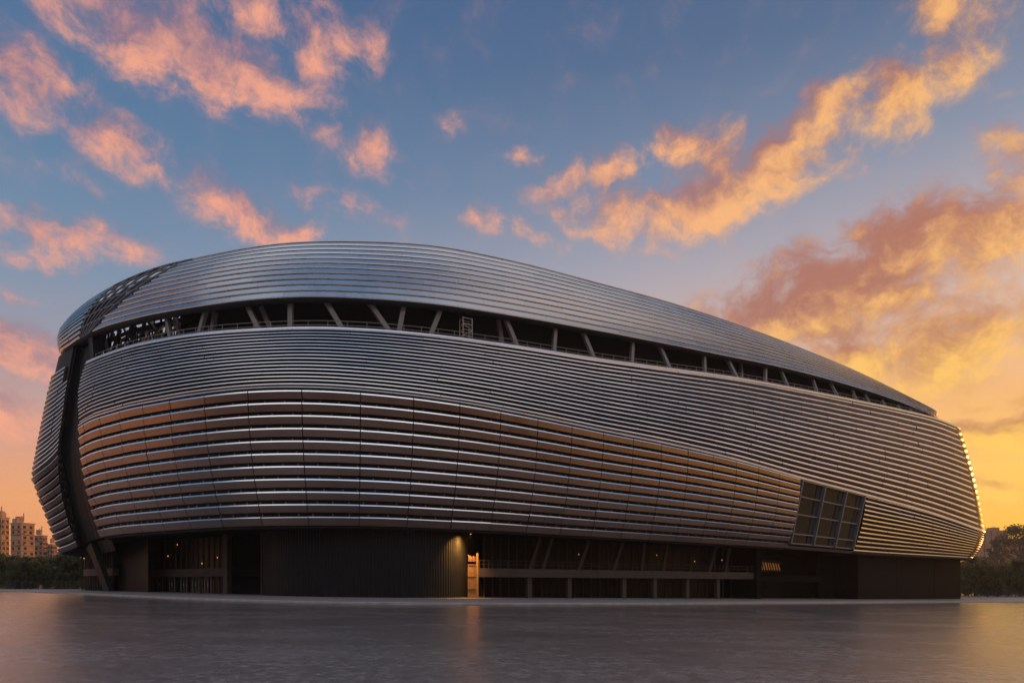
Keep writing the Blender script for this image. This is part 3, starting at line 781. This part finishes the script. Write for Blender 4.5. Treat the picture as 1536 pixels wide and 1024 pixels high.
def place(protos, k, px, D, sc, label, group):
    p = protos[k]
    o = p if (p.name not in used) else copy_tree(p, label)
    used.add(p.name); o['label'] = label; o['group'] = group
    x, y = at(px, D); o.location = (x, y, float(zg(x))); o.rotation_euler = (0, 0, random.random()*6.28); o.scale = (sc, sc, sc*(.92+.16*random.random()))
lefts = [(-8, 172, 1.0, 'bushy dark tree cut by the left edge of the picture'), (14, 190, .98, 'dark tree below the nearest orange-lit apartment block on the left'), (32, 168, .86, 'low round dark tree before the second apartment block on the left'),
         (50, 196, 1.08, 'taller dark tree below the second apartment block on the left'), (68, 176, .95, 'dark tree below the third apartment block on the left'), (86, 192, 1.0, 'dark tree below the smallest apartment blocks on the left'),
         (103, 170, .98, 'dark tree close to the stadium base on the left'), (122, 190, 1.05, 'dark tree half hidden by the left stadium base')]
lefts += [(px, 222, 1.05+.3*((px*7) % 5)/5, 'dark tree in the back row behind the left fence, mostly hidden by the front row') for px in (-6, 12, 30, 48, 66, 84, 102, 118)]
for k, (px, D, s_, lb_) in enumerate(lefts): place(protoL, k % 3, px, D, s_, lb_, GL)
protoR = [make_tree('leafy_tree', 11., 11., s, lf, 'x', GR, 52, 42, .4, .08) for s, lf in ((11, 'leafB'), (12, 'leafA'), (14, 'leafB'))]
rights = [(1440, 246, 1.1, 'dark leafy tree rising right beside the stadium end wall'), (1462, 226, 1.06, 'dense tree just right of the stadium end wall'), (1480, 250, 1.12, 'leafy tree below the hazy low building on the right'), (1497, 222, .92, 'lower leafy tree in front of the hazy low building on the right'),
          (1512, 246, 1.08, 'leafy tree below the tall hazy tree on the right'), (1530, 224, 1.02, 'leafy tree at the right edge of the picture'), (1552, 240, 1.1, 'tree cut off by the right edge of the picture')]
rights += [(px, 236+(px % 3)*14, 1.1, 'dark leafy tree in the row running on beyond the right edge of the picture') for px in (1580, 1612, 1645, 1680)]
rights += [(px, 275, 1.0+.4*((px*7) % 5)/5, 'dark tree in the back row behind the right fence, mostly hidden by the front row') for px in (1452, 1472, 1490, 1508, 1526, 1544)]
for k, (px, D, s_, lb_) in enumerate(rights): place(protoR, k % 3, px, D, s_, lb_, GR)
big = make_tree('tall_tree', 60, 44, 23, 'leafB', 'tall hazy tree standing above the others at the right edge', GR, 90, 70, 1.05, .22)
big.location = (*at(1529, 640), -2.2)
big2 = make_tree('tall_tree', 48, 20, 29, 'leafB', 'slim hazy tree left of the tallest tree on the right', GR, 56, 56, .95, .25)
big2.location = (*at(1496, 640), -2.2)

# ------------------------------------------------------------------ fences
def fence(pts, h, label, gap):
    root = empty('fence', (pts[0][0], pts[0][1], float(zg(pts[0][0]))), label, 'fence')
    P = [np.array((x, y, float(zg(x)))) for x, y in pts]
    rails = MB(); bars = MB(); n = 0
    for a, b in zip(P[:-1], P[1:]):
        L_ = np.linalg.norm(b-a); m_ = max(2, int(L_/gap))
        for hh in (.2, h-.05): rails.bar(a+(0, 0, hh), b+(0, 0, hh), .09)
        for k in range(m_):
            p = a+(b-a)*k/m_; bars.bar(p, p+(0, 0, h), .045)
    for p in P:
        m = MB(); m.bar(p-(0, 0, .2), p+(0, 0, h+.15), .16); m.build('post', M['fence'], root)
    rails.build('rail', M['fence'], root); bars.build('infill_bars', M['fence'], root)
fl_ = [at(px, 152+(px > 60)*2) for px in np.linspace(-60, 128, 17)]
fence(fl_, 2.0, 'low dark railing in front of the trees on the left', .35)
fr_ = [at(px, 206) for px in np.linspace(1425, 1720, 22)]
fence(fr_, 2.3, 'dark railing in front of the trees on the right', .4)

# ------------------------------------------------------------------ apartment blocks
GT = 'apartment blocks beyond the trees'
winmesh = {}
def tower(px0, px1, ytop, D, rz, label, wall='wallA', group=GT, split=.5, roofbits=2, seed=0):
    rg = np.random.default_rng(seed)
    x0, x1 = (px0-CX)*D/F, (px1-CX)*D/F; W = x1-x0; h = CAMZ+(HY-ytop)*D/F
    cx = (x0+x1)/2
    a = math.atan2(cx, D); pv_ = np.array((math.cos(a), -math.sin(a))); W *= math.cos(a)
    wx = W*split/abs(math.cos(rz)*pv_[0]+math.sin(rz)*pv_[1]); wy = W*(1-split)/max(.15, abs(-math.sin(rz)*pv_[0]+math.cos(rz)*pv_[1]))
    root = empty('apartment_block', (cx, D, 0), label, 'building', group); root.rotation_euler = (0, 0, rz)
    m = MB(); m.box((0, 0, h/2-2), (wx, wy, h+4))
    nf = max(4, int(h/3.1))
    for k in range(2, nf):                        # floor slabs and balconies
        z = k*h/nf
        m.box((0, -wy/2-.35, z), (wx*.96, .7, .22)); m.box((wx/2+.35, 0, z), (.7, wy*.9, .22))
        if k % 2 == 0: m.box((wx*.22, -wy/2-.6, z+.5), (wx*.3, 1.1, 1.0)); m.box((wx/2+.6, -wy*.2, z+.5), (1.1, wy*.3, 1.0))
    m.build('wall', M[wall], root, local=True)
    r_ = MB(); r_.box((0, 0, h+.35), (wx+.6, wy+.6, .7))
    for k in range(roofbits):
        r_.box((rg.uniform(-.3, .3)*wx, rg.uniform(-.3, .3)*wy, h+1.6+rg.random()*1.5), (wx*.25*(1+rg.random()), wy*.25*(1+rg.random()), 2.4+2*rg.random()))
    r_.box((wx*.1, 0, h+4.5), (.4, .4, 5)); r_.box((-wx*.2, wy*.1, h+3.5), (.35, .35, 4))
    r_.build('roof', M[wall], root, local=True)
    mk = MB(); mk.box((0, 0, 0), (1.7, .2, 1.7)); me = None
    ncol = max(2, min(4, int(wx/3.6))); ncs = max(2, min(4, int(wy/3.6)))
    zs = [h*(1-(k+.6)/nf) for k in range(0, min(nf-1, 12))]
    for z in zs:
        for k in range(ncol):
            if rg.random() < .12: continue
            if me is None: o = mk.build('window', M['win'], root, local=True); me = o
            else: o = me.copy(); COL.objects.link(o); o.parent = root
            o.location = (wx*((k+.5)/ncol-.5)+rg.normal(0, .2), -wy/2-.02, z)
        for k in range(ncs):
            if rg.random() < .12: continue
            o = me.copy(); COL.objects.link(o); o.parent = root
            o.location = (wx/2+.02, wy*((k+.5)/ncs-.5)+rg.normal(0, .2), z); o.rotation_euler = (0, 0, math.pi/2)
RZ = R(-52)
tower(-12, 14, 777, 400, R(-6), 'apartment block cut by the left edge, its right face lit orange', 'wallA', split=.55, seed=1)
tower(16, 52, 786, 430, R(-20), 'widest apartment block on the left, dark front beside a bright orange face', 'wallA', split=.45, seed=2)
tower(52, 71, 804, 470, R(-6), 'slim apartment block right of the widest one on the left', 'wallB', split=.65, seed=3)
tower(71, 86, 817, 500, R(-6), 'short apartment block beside the left stadium wall', 'wallB', split=.5, seed=4)
tower(86, 118, 829, 480, R(-6), 'low pinkish block partly hidden by the stadium overhang', 'wallB', split=.6, roofbits=1, seed=5)
tower(1462, 1512, 796, 900, R(12), 'wide hazy low block behind the trees on the right', 'wallB', group='buildings beyond the right trees', split=.8, seed=6)
tower(1512, 1560, 812, 1000, R(12), 'hazy block behind the tall tree on the right', 'wallB', group='buildings beyond the right trees', split=.8, seed=7)

# ------------------------------------------------------------------ evening haze (closed box round everything)
hm = bpy.data.materials.new('haze_air'); hm.use_nodes = True
hn = hm.node_tree.nodes; hl = hm.node_tree.links; hn.remove(hn['Principled BSDF'])
pv_ = hn.new('ShaderNodeVolumePrincipled'); pv_.inputs['Color'].default_value = (.95, .90, .86, 1); pv_.inputs['Density'].default_value = .0001; pv_.inputs['Anisotropy'].default_value = .2
hl.new(pv_.outputs['Volume'], hn['Material Output'].inputs['Volume'])
hb = MB(); hb.box((0, 550, 43), (3000, 1500, 96)); tag(hb.build('haze', hm), kind='stuff')

# ------------------------------------------------------------------ sky
w = bpy.data.worlds.new('World'); scn.world = w; w.use_nodes = True
nt = w.node_tree; N = nt.nodes; L = nt.links
bg = N['Background']
def math_(op, a, b=None, c=None, clamp=False, tree=None):
    n = (tree or nt).nodes.new('ShaderNodeMath'); n.operation = op; n.use_clamp = clamp
    for k, x in enumerate((a, b, c)):
        if x is None: continue
        if isinstance(x, (int, float)): n.inputs[k].default_value = x
        else: (tree or nt).links.new(x, n.inputs[k])
    return n.outputs[0]
def sstep(x, a, b):
    n = N.new('ShaderNodeMapRange'); n.interpolation_type = 'SMOOTHSTEP'
    n.inputs['From Min'].default_value = a; n.inputs['From Max'].default_value = b
    L.new(x, n.inputs['Value']); return n.outputs['Result']
def mixc(f, a, b):
    n = N.new('ShaderNodeMix'); n.data_type = 'RGBA'
    for s_, x in (('Factor', f), ('A', a), ('B', b)):
        if isinstance(x, (int, float)): n.inputs[s_].default_value = x
        elif isinstance(x, tuple): n.inputs[s_].default_value = x
        else: L.new(x, n.inputs[s_])
    return n.outputs['Result']
tc = N.new('ShaderNodeTexCoord'); D_ = tc.outputs['Generated']
sx = N.new('ShaderNodeSeparateXYZ'); L.new(D_, sx.inputs[0])
az = math_('ARCTAN2', sx.outputs['X'], sx.outputs['Y']); el = math_('ARCSINE', sx.outputs['Z'])
csun = math_('ADD', math_('MULTIPLY', sx.outputs['X'], math.sin(SKY_AZ)), math_('MULTIPLY', sx.outputs['Y'], math.cos(SKY_AZ)))
eln = math_('DIVIDE', el, R(90), clamp=True)
def ramp(stops):
    r = N.new('ShaderNodeValToRGB'); L.new(eln, r.inputs['Fac']); e = r.color_ramp.elements
    while len(e) < len(stops): e.new(.5)
    for k, (d, c) in enumerate(stops): e[k].position = d/90; e[k].color = lin(*c)
    return r.outputs['Color']
cool = ramp([(0, (236, 150, 88)), (6, (240, 166, 112)), (11, (212, 162, 145)), (16, (160, 156, 168)), (22, (120, 146, 172)), (30, (88, 124, 159)), (42, (60, 97, 140)), (47, (190, 198, 216)), (56, (208, 212, 226)), (66, (140, 165, 202)), (90, (112, 145, 190))])
warm = ramp([(0, (255, 168, 44)), (4, (255, 190, 70)), (8, (254, 200, 100)), (13, (246, 184, 120)), (19, (222, 186, 166)), (24, (186, 174, 180)), (30, (134, 146, 169)), (37, (86, 110, 143)), (42, (74, 100, 137)), (48, (200, 188, 190)), (52, (246, 230, 226)), (62, (246, 228, 222)), (72, (150, 132, 134)), (80, (122, 118, 136)), (90, (112, 140, 180))])
back = ramp([(0, (112, 76, 54)), (8, (104, 76, 62)), (17, (140, 126, 130)), (26, (215, 210, 218)), (35, (242, 240, 244)), (50, (232, 236, 246)), (58, (168, 190, 222)), (68, (116, 150, 196)), (90, (112, 145, 190))])
fw = sstep(csun, -.12, .95); fb = sstep(sx.outputs['Y'], .03, -.55)
skyc = mixc(fb, mixc(fw, cool, warm), back)

# clouds: soft ellipses in azimuth / elevation, broken up by noise
def ae(px, py):
    x, z = (px-CX)/F, (HY-py)/F
    return math.atan2(x, 1.), math.asin(z/math.sqrt(x*x+1+z*z))
CL = [  # px, py, half length, half height, tilt (deg, + = down to the right), weight
 (250, 70, 240, 80, 22, 1.25), (395, 128, 115, 48, 22, 1.2), (500, 82, 95, 52, -8, 1.), (370, 22, 190, 52, 8, .85), (60, 125, 130, 66, 28, .9), (150, 205, 160, 46, 20, 1.), (235, 250, 66, 28, 12, .8),
 (95, 338, 165, 38, 14, .95), (40, 372, 100, 28, 10, .75), (350, 315, 105, 44, 25, 1.05), (425, 350, 95, 26, 5, .9), (325, 172, 85, 24, 25, .65), (545, 222, 100, 44, 20, .66), (510, 305, 105, 26, 12, .66),
 (715, 328, 54, 24, 15, .85), (785, 350, 85, 18, 20, .75), (670, 190, 40, 28, 0, .52), (30, 535, 170, 54, 10, .95), (10, 625, 170, 40, 8, .8), (20, 440, 70, 16, 5, .55), (90, 260, 120, 30, 15, .45), (1265, 190, 60, 40, -35, 1.),
 (788, 238, 34, 20, 0, 1.), (890, 260, 100, 30, -14, 1.), (1042, 215, 88, 38, 3, 1.05), (955, 318, 140, 44, 2, 1.05), (1080, 296, 155, 58, -16, 1.4), (1190, 222, 150, 54, -38, 1.4),
 (1355, 150, 175, 60, -34, 1.05), (1425, 15, 105, 54, -25, .95), (1525, 150, 50, 26, -30, .55), (1535, 265, 95, 100, -50, 1.), (1235, 448, 240, 76, -12, 1.5), (1350, 385, 160, 78, -22, 1.5), (1475, 385, 160, 62, -48, 1.25), (1430, 520, 240, 50, -12, 1.3),
 (1310, 545, 190, 44, 4, 1.2), (1490, 655, 190, 30, -4, 1.35), (1540, 590, 110, 26, -6, .7), (1500, 738, 160, 20, 0, .95), (1130, 470, 190, 50, -5, .75)]
DK = [(1250, 430, 230, 95, -16, 1.7), (1365, 365, 110, 65, -20, 1.5), (1155, 195, 90, 42, -35, .7), (230, 55, 150, 48, 22, .8), (40, 130, 120, 60, 28, .9), (1000, 300, 60, 24, 0, .5), (1440, 350, 50, 26, -40, .6), (40, 535, 130, 40, 10, .4), (1490, 660, 120, 18, -4, .35), (120, 190, 90, 26, 20, .5)]
gt = bpy.data.node_groups.new('cloud_density', 'ShaderNodeTree')
gt.interface.new_socket('Vector', in_out='INPUT', socket_type='NodeSocketVector'); gt.interface.new_socket('Noise', in_out='INPUT', socket_type='NodeSocketFloat')
gt.interface.new_socket('Density', in_out='OUTPUT', socket_type='NodeSocketFloat'); gt.interface.new_socket('Thick', in_out='OUTPUT', socket_type='NodeSocketFloat'); gt.interface.new_socket('Mask', in_out='OUTPUT', socket_type='NodeSocketFloat')
gi = gt.nodes.new('NodeGroupInput'); go = gt.nodes.new('NodeGroupOutput'); acc = None; thick = None
for k_, (px, py, a, b, tilt, wt) in enumerate(CL+DK):
    u, v = ae(px, py)
    u1, v1 = ae(px+1, py); u2, v2 = ae(px, py-1)
    sxp = (u1-u); syp = (v2-v)
    mp = gt.nodes.new('ShaderNodeMapping'); mp.vector_type = 'TEXTURE'
    mp.inputs['Location'].default_value = (u, v, 0); mp.inputs['Rotation'].default_value = (0, 0, R(-tilt)+math.atan2(v1-v, u1-u)); mp.inputs['Scale'].default_value = (a*sxp*1.3, b*syp*(1.45 if k_ < len(CL) else 1.1), 1)
    gt.links.new(gi.outputs['Vector'], mp.inputs['Vector'])
    gr = gt.nodes.new('ShaderNodeTexGradient'); gr.gradient_type = 'SPHERICAL'; gt.links.new(mp.outputs['Vector'], gr.inputs['Vector'])
    q_ = math_('MULTIPLY', math_('POWER', gr.outputs['Fac'], .8, tree=gt), wt, tree=gt)
    if k_ >= len(CL):
        thick = q_ if thick is None else math_('MAXIMUM', thick, q_, tree=gt); continue
    acc = q_ if acc is None else math_('SMOOTH_MAX', acc, q_, .22, tree=gt)
# density = mask + (noise-.5)*k
dn_ = math_('MULTIPLY_ADD', math_('SUBTRACT', gi.outputs['Noise'], .5, tree=gt), math_('MULTIPLY', math_('MULTIPLY', acc, 2.2, clamp=True, tree=gt), 2.9, tree=gt), acc, tree=gt)
gt.links.new(dn_, go.inputs['Density']); gt.links.new(thick, go.inputs['Thick']); gt.links.new(acc, go.inputs['Mask'])
cv = N.new('ShaderNodeCombineXYZ'); L.new(az, cv.inputs['X']); L.new(el, cv.inputs['Y'])
# domain warp
wn = N.new('ShaderNodeTexNoise'); wn.inputs['Scale'].default_value = 9.; wn.inputs['Detail'].default_value = 5; L.new(cv.outputs[0], wn.inputs['Vector'])
wsub = N.new('ShaderNodeVectorMath'); wsub.operation = 'SUBTRACT'; L.new(wn.outputs['Color'], wsub.inputs[0]); wsub.inputs[1].default_value = (.5, .5, .5)
wsc = N.new('ShaderNodeVectorMath'); wsc.operation = 'SCALE'; wsc.inputs['Scale'].default_value = .06; L.new(wsub.outputs[0], wsc.inputs[0])
wad = N.new('ShaderNodeVectorMath'); L.new(cv.outputs[0], wad.inputs[0]); L.new(wsc.outputs[0], wad.inputs[1])
dens_nodes = []
def density(off):
    o1 = N.new('ShaderNodeVectorMath'); L.new(wad.outputs[0], o1.inputs[0]); o1.inputs[1].default_value = off
    mp = N.new('ShaderNodeMapping'); mp.inputs['Scale'].default_value = (1., 1.3, 1); mp.inputs['Rotation'].default_value = (0, 0, R(12)); L.new(o1.outputs[0], mp.inputs['Vector'])
    t = N.new('ShaderNodeTexNoise'); t.inputs['Scale'].default_value = 15.; t.inputs['Detail'].default_value = 12; t.inputs['Roughness'].default_value = .64; L.new(mp.outputs[0], t.inputs['Vector'])
    gn = N.new('ShaderNodeGroup'); gn.node_tree = gt; L.new(o1.outputs[0], gn.inputs['Vector']); L.new(t.outputs['Fac'], gn.inputs['Noise'])
    dens_nodes.append((gn, t)); return gn.outputs['Density'], gn.outputs['Thick']
d0, th0 = density((0, 0, 0)); d1, _ = density((.012, -.022, 0))
alpha = sstep(d0, .12, 1.15)
gn0, t0_ = dens_nodes[0]
veil = math_('MULTIPLY', math_('MULTIPLY', sstep(gn0.outputs['Mask'], .12, .95), sstep(t0_.outputs['Fac'], .34, .62)), .5)
alpha = math_('SMOOTH_MAX', alpha, veil, .15)
front = sstep(sx.outputs['Y'], .1, .3)
alpha = math_('MULTIPLY', math_('MULTIPLY', alpha, front), .93)
lit = sstep(math_('SUBTRACT', math_('SUBTRACT', d0, d1), math_('MULTIPLY', th0, .42)), -.75, .85)
cw = sstep(csun, .25, .85)
lowf = sstep(el, R(24), R(10))
litc = mixc(cw, lin(246, 168, 138), lin(255, 190, 112)); litc = mixc(math_('MULTIPLY', lowf, cw), litc, lin(255, 200, 96))
shc = mixc(cw, lin(142, 116, 136), lin(176, 112, 88))
cloud = mixc(lit, shc, litc)
final = mixc(alpha, skyc, cloud)
# physical sky underneath, at low strength
sk = N.new('ShaderNodeTexSky'); sk.sky_type = 'NISHITA'; sk.sun_disc = False; sk.sun_elevation = SUN_EL; sk.sun_rotation = SUN_AZ; sk.dust_density = 2.
below = sstep(sx.outputs['Z'], -.05, -.005)
final = mixc(below, lin(60, 52, 50), final)
L.new(final, bg.inputs['Color']); bg.inputs['Strength'].default_value = 1.0
bg2 = N.new('ShaderNodeBackground'); L.new(sk.outputs['Color'], bg2.inputs['Color']); bg2.inputs['Strength'].default_value = .004
ad = N.new('ShaderNodeAddShader'); L.new(bg.outputs[0], ad.inputs[0]); L.new(bg2.outputs[0], ad.inputs[1])
L.new(ad.outputs[0], N['World Output'].inputs['Surface'])

# ------------------------------------------------------------------ sun and camera
sun = bpy.data.lights.new('sun', 'SUN'); sun.energy = 2.0; sun.angle = R(.6); sun.color = (1., .38, .085)
so_ = bpy.data.objects.new('sun', sun); COL.objects.link(so_)
sd_ = Vector((math.sin(SUN_AZ)*math.cos(SUN_EL), math.cos(SUN_AZ)*math.cos(SUN_EL), math.sin(SUN_EL)))
so_.rotation_euler = (-sd_).to_track_quat('-Z', 'Y').to_euler()
cam = bpy.data.cameras.new('camera'); co = bpy.data.objects.new('camera', cam); COL.objects.link(co); scn.camera = co
co.location = (0, 0, CAMZ); co.rotation_euler = (R(90), 0, 0)
cam.sensor_width = 36; cam.lens = 24; cam.shift_y = (HY-512)/1536; cam.clip_end = 12000; cam.clip_start = .1
vs = scn.view_settings; vs.view_transform = 'Standard'; vs.look = 'None'; vs.exposure = 0; vs.gamma = 1
